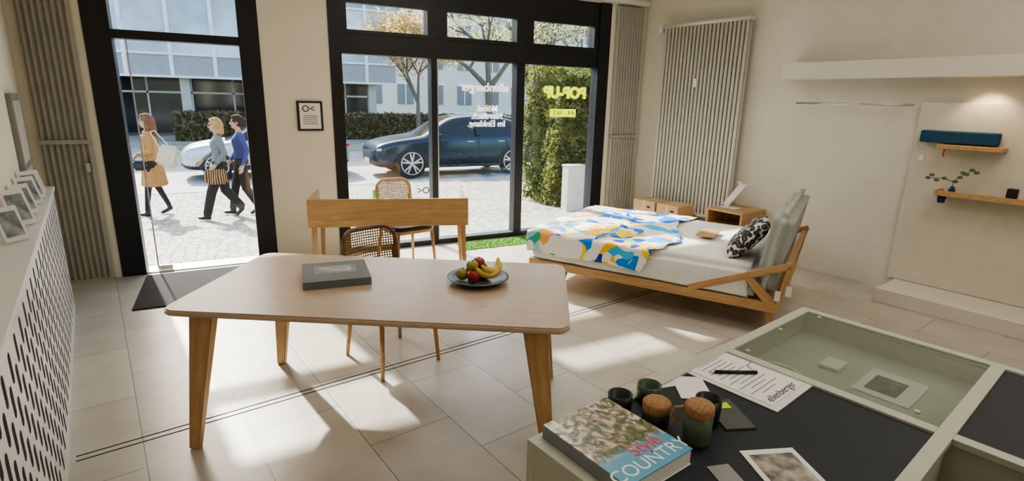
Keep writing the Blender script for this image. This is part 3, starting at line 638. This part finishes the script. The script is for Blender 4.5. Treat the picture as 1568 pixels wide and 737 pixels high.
# --- cars
def car(name,loc,rz,L,H,W,paint):
    g=root(name,loc,rz)
    M_cg=mat('car_glass',(.02,.025,.03),.06,var=.2); M_tr=mat('tyre_rubber',(.02,.02,.02),.8); M_pl=mat('black_plastic',(.025,.025,.027),.6); M_hl_=mat('headlamp',(.7,.72,.75),.1)
    k=L/4.75; hz=H/1.62
    S_=[(0,.42,.62,.66,.60,.52),(.06,.30,.74,.80,.78,.66),(.25,.24,.84,.92,.88,.74),(.7,.24,.94,1.01,.93,.78),(1.25,.24,.99,1.07,.94,.76),(1.45,.24,1.0,1.16,.94,.72),(1.85,.24,1.02,1.44,.94,.66),(2.15,.24,1.03,1.57,.94,.64),(2.7,.24,1.04,1.62,.94,.64),(3.3,.24,1.06,1.60,.94,.63),(3.85,.24,1.08,1.54,.93,.61),(4.2,.25,1.10,1.42,.92,.60),(4.48,.28,1.08,1.18,.88,.62),(4.66,.32,.96,1.02,.82,.62),(4.75,.42,.74,.80,.72,.60)]
    vs=[];fs=[];mi=[]
    NR=9
    for (x,zb,zt,zr,w_,wr) in S_:
        cab=zr-zt
        half=[(0,zb),(w_*.85,zb),(w_*.985,zb+.12),(w_,.62 if zt>.7 else (zb+zt)/2),(w_*.97,zt-.03),(w_*.93,zt+.01),(wr+.03,zr-.05 if cab>.15 else zt+cab*.7),(wr*.8,zr),(0,zr+.02)]
        ring=[(x*k,-y*W/1.88,z*hz) for y,z in half]+[(x*k,y*W/1.88,z*hz) for y,z in half[::-1][1:-1]]
        vs+=ring
    R2=2*NR-2; ns_=len(S_)
    for i in range(ns_-1):
        for j in range(R2):
            a=i*R2+j; b_=i*R2+(j+1)%R2; fs.append((a,b_,b_+R2,a+R2))
            row=j if j<8 else R2-1-j
            mt=0
            if row==5 and 5<=i<=10 : mt=1
            if row in (6,7) and i in (4,5,6): mt=1
            if row in (6,7) and i in (10,11): mt=1
            if row==0 or row==1: mt=2
            mi.append(mt)
    fs.append(tuple(range(R2))[::-1]); mi.append(2); fs.append(tuple(range((ns_-1)*R2,ns_*R2))); mi.append(0)
    o=mesh('body',vs,fs,g,[paint,M_cg,M_pl],True)
    for p,m_ in zip(o.data.polygons,mi): p.material_index=m_
    bm=bmesh.new(); bm.from_mesh(o.data); bmesh.ops.recalc_face_normals(bm,faces=bm.faces); bm.to_mesh(o.data); bm.free()
    sb=o.modifiers.new('s','SUBSURF'); sb.levels=2; sb.render_levels=2
    hw=.94*W/1.88
    wr=.385*hz
    M_ri=mat('alloy',(.6,.61,.62),.3,.7)
    for wx in (.93*k,3.80*k):
        for sd in (-1,1):
            yo=sd*hw
            n_=20; av=[(wx,yo+sd*.004,.36*hz-.02)]+[(wx+math.cos(math.pi*q/n_)*wr*1.16,yo+sd*.004,.33*hz+math.sin(math.pi*q/n_)*wr*1.16) for q in range(n_+1)]
            mesh('arch',av,[(0,q,q+1) for q in range(1,n_+1)],g,M_pl)
            lathe('tyre',[(wr*.70,-.11),(wr*.94,-.11),(wr,-.07),(wr,.07),(wr*.94,.11),(wr*.70,.11)],M_tr,g,(wx,yo-sd*.085,wr),36,(math.pi/2,0,0))
            cyl('hub_back',(wx,yo-sd*.06,wr),(wx,yo-sd*.03,wr),wr*.70,wr*.70,M_pl,g,32)
            tube('rim_ring',[(wx+math.cos(2*math.pi*q/32)*wr*.74,yo+sd*.02,wr+math.sin(2*math.pi*q/32)*wr*.74) for q in range(32)],.016,M_ri,g,True)
            for q in range(5):
                for da in (-.13,.13):
                    a=2*math.pi*q/5+.3; beam('spoke',(wx+math.cos(a)*.04,yo+sd*.015,wr+math.sin(a)*.04),(wx+math.cos(a+da*1.5)*wr*.72,yo+sd*.02,wr+math.sin(a+da*1.5)*wr*.72),(.045,.02),(.035,.02),M_ri,g,up=(0,1,0),bev=0)
            cyl('hub',(wx,yo-sd*.03,wr),(wx,yo+sd*.03,wr),.05,.045,M_ri,g,16)
    for sd in (-1,1):
        box('headlight',(.28,.03,.055),(.2*k,sd*.80*W/1.88,.74*hz),M_hl_,g,(0,0,sd*-.35),bev=.01)
        box('taillight',(.2,.03,.07),(4.58*k,sd*.84*W/1.88,.92*hz),mat('tail_red',(.4,.01,.01),.2),g,(0,0,sd*.35),bev=.01)
        box('mirror',(.16,.2,.12),(1.62*k,sd*(hw+.06),1.08*hz),paint,g,bev=.03)
        for xx in (2.55,3.45): box('handle',(.2,.02,.025),(xx*k,sd*(hw*.985),.93*hz),M_ri,g,bev=.004)
        for xx in (1.75,2.78,3.62): box('door_gap',(.008,.006,.62*hz),(xx*k,sd*hw*.995,.68*hz),M_pl,g)
        box('pillar',(.07,.05,.48),(2.75*k,sd*.80*W/1.88,1.31*hz),M_pl,g,(sd*.47,0,0))
        box('sill_trim',(2.3*k,.03,.08),(2.35*k,sd*hw*.985,.30*hz),M_pl,g)
        tube('roof_rail',[(2.1*k,sd*.58*W/1.88,1.58*hz),(2.3*k,sd*.6*W/1.88,1.64*hz),(3.6*k,sd*.6*W/1.88,1.62*hz),(3.9*k,sd*.56*W/1.88,1.55*hz)],.015,M_ri,g)
    box('grille',(.03,1.0,.28),(.03*k,0,.55*hz),M_pl,g,bev=.01); box('plate',(.01,.5,.11),(.0,0,.42*hz),M_white,g)
    return g
P_bl=mat('navy_car_paint',(.022,.04,.058),.18,.3,var=.05); P_sv=mat('silver_car_paint',(.55,.57,.60),.25,.4,var=.04)
car('suv_car',(3.25,14.85,-.325),0,4.9,1.64,1.9,P_bl)
car('compact_car',(-1.1,15.9,-.325),0,4.0,1.42,1.75,P_sv)
# --- people
def person(name,loc,rz,sc_,parts,mats,extra=None,voxel=.009):
    bm=bmesh.new(); segs=[]
    for (p0,r0,p1,r1,mi) in parts:
        r0=r0 if isinstance(r0,tuple) else (r0,)*3; r1=r1 if isinstance(r1,tuple) else (r1,)*3
        b2=bmesh.new()
        for p,r in ((p0,r0),(p1,r1)):
            M4=Matrix.Translation(p)@Matrix.Diagonal((*r,1)); bmesh.ops.create_icosphere(b2,subdivisions=2,radius=1,matrix=M4)
        bmesh.ops.convex_hull(b2,input=b2.verts)
        inter=[v for v in b2.verts if not v.link_faces]; bmesh.ops.delete(b2,geom=inter,context='VERTS')
        tm=bpy.data.meshes.new('t'); b2.to_mesh(tm); b2.free(); bm.from_mesh(tm); bpy.data.meshes.remove(tm)
        segs.append((np.array(p0,float),np.array(r0),np.array(p1,float),np.array(r1),mi))
    me=bpy.data.meshes.new('tmp'); bm.to_mesh(me); bm.free()
    to=bpy.data.objects.new('tmp',me); COL.objects.link(to)
    rm=to.modifiers.new('r','REMESH'); rm.mode='VOXEL'; rm.voxel_size=voxel; rm.use_smooth_shade=True
    sm=to.modifiers.new('s','SMOOTH'); sm.factor=.5; sm.iterations=3
    dg=bpy.context.evaluated_depsgraph_get(); dg.update(); m2=bpy.data.meshes.new_from_object(to.evaluated_get(dg))
    bpy.data.objects.remove(to)
    g=root(name,loc,rz); g.scale=(sc_,)*3
    o=link('body',m2,g,()); m2.materials.clear()
    for m_ in mats: m2.materials.append(m_)
    n_=len(m2.polygons); cen=np.empty(n_*3); m2.polygons.foreach_get('center',cen); cen=cen.reshape(-1,3)
    best=np.full(n_,1e9); idx=np.zeros(n_,int)
    for p0,r0,p1,r1,mi in segs:
        d_=p1-p0; L2=max(1e-9,d_@d_); t_=np.clip(((cen-p0)@d_)/L2,0,1)[:,None]; c_=p0+t_*d_; r=r0+t_*(r1-r0)
        q=np.linalg.norm((cen-c_)/r,axis=1); dist=(q-1)*r.min(axis=1)
        u=dist<best; best[u]=dist[u]; idx[u]=mi
    m2.polygons.foreach_set('material_index',idx.astype(np.int32)); m2.polygons.foreach_set('use_smooth',np.ones(n_,bool))
    return g
SK,TOP,PANT,SHOE,HAIR,EYE,LIP=range(7)
def figure(front='n',armN=None,armF=None,pantr=1.0,long_hair=False,top_sleeve=TOP,coat=False,stride=1.0):
    P=[]
    a=P.append
    sN,sF=(-1,1)
    lead,trail=(sN,sF) if front=='n' else (sF,sN)
    hy=.088; st_=stride
    for sgn,kn,an,toe,heel in ((lead,(-.17,.47),(-.27,.095),(-.385,.045),(-.25,.035)),(trail,(.05,.47),(.27,.17-.06*(1-st_)),(.20,.035),(.29,.13-.07*(1-st_)))):
        y=sgn*hy; r=pantr
        kx=kn[0]*st_; ax=an[0]*st_; tx=ax+(toe[0]-an[0]); hx=ax+(heel[0]-an[0])
        if sgn==trail: tx=ax+(-.07 if st_>.7 else -.10)
        a(((0,y,.87),(.095,.095,.09),(kx,y*.9,kn[1]),.058*r,PANT)); a(((kx,y*.9,kn[1]),.058*r,(ax,y*.8,an[1]+.02),.042*r**1.6,PANT))
        a(((ax,y*.8,an[1]),.036,(hx,y*.8,heel[1]),.034,SHOE)); a(((hx,y*.8,heel[1]),.033,(tx,y*.85,toe[1]),(.035,.036,.025),SHOE))
    a(((0,0,.90),(.115,.16,.09),(0,0,1.07),(.092,.13,.06),TOP if coat else PANT)) ; a(((0,0,.97),(.115,.15,.05),(0,0,1.08),(.097,.135,.06),TOP))
    a(((0,0,1.07),(.095,.133,.06),(-.01,0,1.25),(.115,.155,.08),TOP)); a(((-.01,0,1.25),(.11,.155,.08),(.01,0,1.35),(.065,.13,.035),TOP)); a(((-.06,-.06,1.24),.06,(-.06,.06,1.24),.06,TOP))
    a(((.01,0,1.36),.05,(-.01,0,1.46),.046,SK))
    a(((-.005,0,1.555),(.092,.074,.088),(-.03,0,1.50),(.065,.056,.055),SK)); a(((-.068,0,1.462),.024,(-.06,0,1.475),.03,SK))
    a(((-.100,0,1.545),.009,(-.113,0,1.518),.013,SK)); 
    for s_ in (-1,1):
        a(((-.005,s_*.072,1.545),(.016,.008,.026),(-.005,s_*.072,1.53),(.012,.007,.018),SK)); a(((-.088,s_*.030,1.545),.0105,(-.088,s_*.033,1.545),.0105,EYE))
    a(((-.091,-.018,1.490),.0075,(-.091,.018,1.490),.0075,LIP))
    a(((.012,0,1.575),(.098,.084,.092),(.03,0,1.54),(.085,.082,.08),HAIR)); a(((-.04,0,1.625),(.055,.06,.03),(.0,0,1.635),(.06,.07,.035),HAIR))
    if long_hair=='long':
        a(((.05,0,1.54),(.075,.085,.08),(.085,0,1.32),(.05,.09,.07),HAIR)); a(((.085,0,1.32),(.05,.09,.07),(.09,0,1.20),(.03,.06,.05),HAIR))
        for s_ in (-1,1): a(((.01,s_*.072,1.53),(.04,.02,.05),(.0,s_*.085,1.34),(.035,.02,.05),HAIR))
    elif long_hair=='bob':
        a(((.045,0,1.54),(.075,.085,.08),(.06,0,1.42),(.06,.085,.04),HAIR))
        for s_ in (-1,1): a(((.01,s_*.072,1.54),(.045,.02,.05),(.01,s_*.075,1.42),(.04,.02,.03),HAIR))
    else:
        a(((.06,0,1.56),(.06,.07,.07),(.085,0,1.50),(.04,.05,.04),HAIR))
    for s_,arm in ((sN,armN),(sF,armF)):
        el,wr=arm
        sh=(.01,s_*.165,1.335); e=(el[0],s_*el[1],el[2]); w_=(wr[0],s_*wr[1],wr[2])
        a((sh,(.056,.056,.056),e,.043,top_sleeve)); a((e,.042,w_,.031,top_sleeve))
        d=(Vector(w_)-Vector(e)).normalized(); w0=Vector(w_)+d*.025; k_=w0+d*.065
        a((w_,.024,tuple(w0),.026,SK)); a((tuple(w0),(.03,.018,.026),tuple(k_),(.034,.015,.022),SK))
        side=Vector((1,0,0)) if abs(d.x)<.7 else Vector((0,0,1)); curl=Vector((0,-s_*1.0,0))
        for q in range(4):
            b0=k_+side*(-.027+.018*q); l_=(.036,.042,.039,.03)[q]
            m1=b0+d*l_+curl*.006; m2_=m1+d*l_*.6+curl*.018
            a((tuple(b0),.009,tuple(m1),.0085,SK)); a((tuple(m1),.0085,tuple(m2_),.0075,SK))
        th=w0-side*.025; a((tuple(th),.0115,tuple(th+d*.035-side*.02+curl*.01),.010,SK)); a((tuple(th+d*.035-side*.02+curl*.01),.010,tuple(th+d*.06-side*.022+curl*.02),.0085,SK))
    return P
def cloth(n,c,v=.12): return mat(n,c,.9,var=v,ns=25)
skin=mat('skin',(.50,.31,.23),.55,var=.05); eye=mat('eye_dark',(.03,.02,.02),.2); lip=mat('lips',(.42,.14,.12),.5)
blk=cloth('black_cloth',(.018,.018,.02)); boot=mat('boot_black',(.015,.014,.014),.35)
PA=figure('n',armN=((.02,.22,1.08),(-.16,.2,1.02)),armF=((.08,.21,1.09),(.0,.24,.86)),pantr=.9,long_hair='long',coat=True,stride=.55)
PA+=[((0,0,1.28),(.12,.165,.08),(0,0,1.02),(.115,.155,.06),TOP),((0,0,1.04),(.12,.16,.06),(.0,0,.52),(.20,.19,.04),TOP),((-.02,0,1.36),(.07,.09,.03),(0,0,1.38),(.06,.08,.03),TOP)]
camel=cloth('camel_wool',(.40,.215,.085)); 
gA=person('woman_camel_coat',(-1.14,10.45,-.24),0,.985,PA,[skin,camel,blk,boot,cloth('brown_hair',(.16,.075,.035),.4),eye,lip])
canvas=cloth('cream_canvas',(.60,.55,.43))
softbox('tote_bag',.30,.10,.34,canvas,gA,(.25,-.24,1.00),(0,.25,0),bev=.04,wr=.02,seed=2)
tube('tote_strap',[(.15,-.25,1.15),(.05,-.2,1.38),(.10,-.13,1.40),(.27,-.22,1.18)],.010,canvas,gA)
softbox('hand_bag',.20,.08,.16,boot,gA,(-.14,-.24,.86),bev=.03,wr=.005); tube('hand_bag_strap',[(-.22,-.24,.93),(-.15,-.23,1.06),(-.07,-.24,.93)],.006,boot,gA)
PB=figure('n',armN=((.08,.21,1.10),(-.06,.23,.93)),armF=((-.06,.21,1.09),(-.22,.2,.98)),pantr=1.35,long_hair='bob',stride=.95)
gB=person('woman_grey_sweater',(-.17,9.75,-.222),math.radians(3),.955,PB,[skin,cloth('grey_knit',(.16,.18,.19)),blk,boot,cloth('blond_hair',(.36,.23,.10),.35),eye,lip])
m,nt,b,o=newmat('tiger_print'); mp=coords(nt,(1,1,.4)); wv=nt.nodes.new('ShaderNodeTexWave'); wv.inputs['Scale'].default_value=9; wv.inputs['Distortion'].default_value=6; nt.links.new(mp.outputs[0],wv.inputs['Vector']); rp=ramp(nt,[(0,(.02,.015,.01)),(.45,(.38,.22,.10))],'CONSTANT'); nt.links.new(wv.outputs['Fac'],rp.inputs[0]); nt.links.new(rp.outputs[0],b.inputs['Base Color']); b.inputs['Roughness'].default_value=.8
softbox('tiger_bag',.33,.11,.24,m,gB,(-.08,-.29,.74),bev=.03,wr=.01); 
tube('bag_handle',[(-.2,-.28,.85),(-.14,-.26,.98),(-.06,-.24,.96),(.02,-.28,.85)],.009,boot,gB)
for s_ in (-1,1): tube('sunglass_%d'%(s_+1),[(-.103,s_*.033+.018*math.cos(a),1.545+.015*math.sin(a)) for a in [i*math.pi/5 for i in range(10)]],.004,boot,gB,True)
PC=figure('f',armN=((.10,.22,1.10),(.02,.25,.87)),armF=((-.02,.21,1.09),(-.14,.2,.92)),pantr=1.2,long_hair='up',stride=.7)
gC=person('woman_blue_sweater',(.14,9.98,-.226),0,.98,PC,[skin,cloth('blue_knit',(.05,.06,.22)),blk,boot,cloth('dark_hair',(.03,.018,.012),.3),eye,lip])
# ================================================================ LIGHT
W=bpy.data.worlds.new('sky'); scene.world=W; W.use_nodes=True; nt=W.node_tree; nt.nodes.clear()
wo=nt.nodes.new('ShaderNodeOutputWorld'); bg=nt.nodes.new('ShaderNodeBackground'); sk=nt.nodes.new('ShaderNodeTexSky'); sk.sky_type='NISHITA'; sk.sun_disc=False
EL=math.radians(37)
sdir=Vector((.20,-.975,0)).normalized()*math.cos(EL); sdir.z=-math.sin(EL)
sk.sun_elevation=EL; sk.sun_rotation=math.atan2(-sdir.x,-sdir.y); sk.air_density=1.0; sk.dust_density=3
bg.inputs[1].default_value=.50; nt.links.new(sk.outputs[0],bg.inputs[0]); nt.links.new(bg.outputs[0],wo.inputs[0])
sl=bpy.data.lights.new('sun','SUN'); sl.energy=10; sl.angle=math.radians(1.3); sl.color=(1,.955,.88); so=bpy.data.objects.new('sun',sl); COL.objects.link(so); so.rotation_euler=sdir.to_track_quat('-Z','Y').to_euler()
def area(name,loc,sz,e,c=(1,.94,.85)):
    l=bpy.data.lights.new(name,'AREA'); l.shape='RECTANGLE'; l.size=sz[0]; l.size_y=sz[1]; l.energy=e; l.color=c; o=bpy.data.objects.new(name,l); COL.objects.link(o); o.location=loc; return o
area('ceiling_fill',(1.2,1.0,3.25),(1.2,1.2),10); area('ceiling_fill',(4.2,1.2,3.25),(1.2,1.2),18); area('ceiling_fill',(2.2,3.8,3.25),(1.2,1.2),16); area('ceiling_fill',(2.5,-1.5,3.25),(1.5,1.5),18)  # added fill lights to brighten the interior, no fixtures behind them
def spot(loc,tgt,e,ang=60):
    l=bpy.data.lights.new('spot_lamp','SPOT'); l.energy=e; l.spot_size=math.radians(ang); l.spot_blend=.6; l.color=(1,.78,.5); l.shadow_soft_size=.03; o=bpy.data.objects.new('spot_lamp',l); COL.objects.link(o); o.location=loc; o.rotation_euler=(Vector(tgt)-Vector(loc)).to_track_quat('-Z','Y').to_euler()
x,y=RS(5.93,1.32); x2,y2=RS(6.0,1.32); spot((x,y,1.97),(x2,y2,1.5),7,100)
# ================================================================ CAMERA
f,yaw,pit,rol=1061.0,math.radians(27.42),math.radians(14.43),math.radians(-1.34)
fw=Vector((math.sin(yaw)*math.cos(pit),math.cos(yaw)*math.cos(pit),-math.sin(pit))); rt=Vector((math.cos(yaw),-math.sin(yaw),0)); dn=fw.cross(rt)
r2=rt*math.cos(rol)+dn*math.sin(rol); d2=-rt*math.sin(rol)+dn*math.cos(rol)
cam=bpy.data.cameras.new('camera'); co=bpy.data.objects.new('camera',cam); COL.objects.link(co)
Mx=Matrix((r2,-d2,-fw)).transposed().to_4x4(); Mx.translation=(0,0,1.72); co.matrix_world=Mx
cam.sensor_width=36; cam.lens=f*36/2000; cam.clip_start=.05; cam.clip_end=500; scene.camera=co
scene.view_settings.view_transform='AgX'; scene.view_settings.exposure=0.55
try: scene.view_settings.look='AgX - Medium High Contrast'
except Exception as e: print(e)
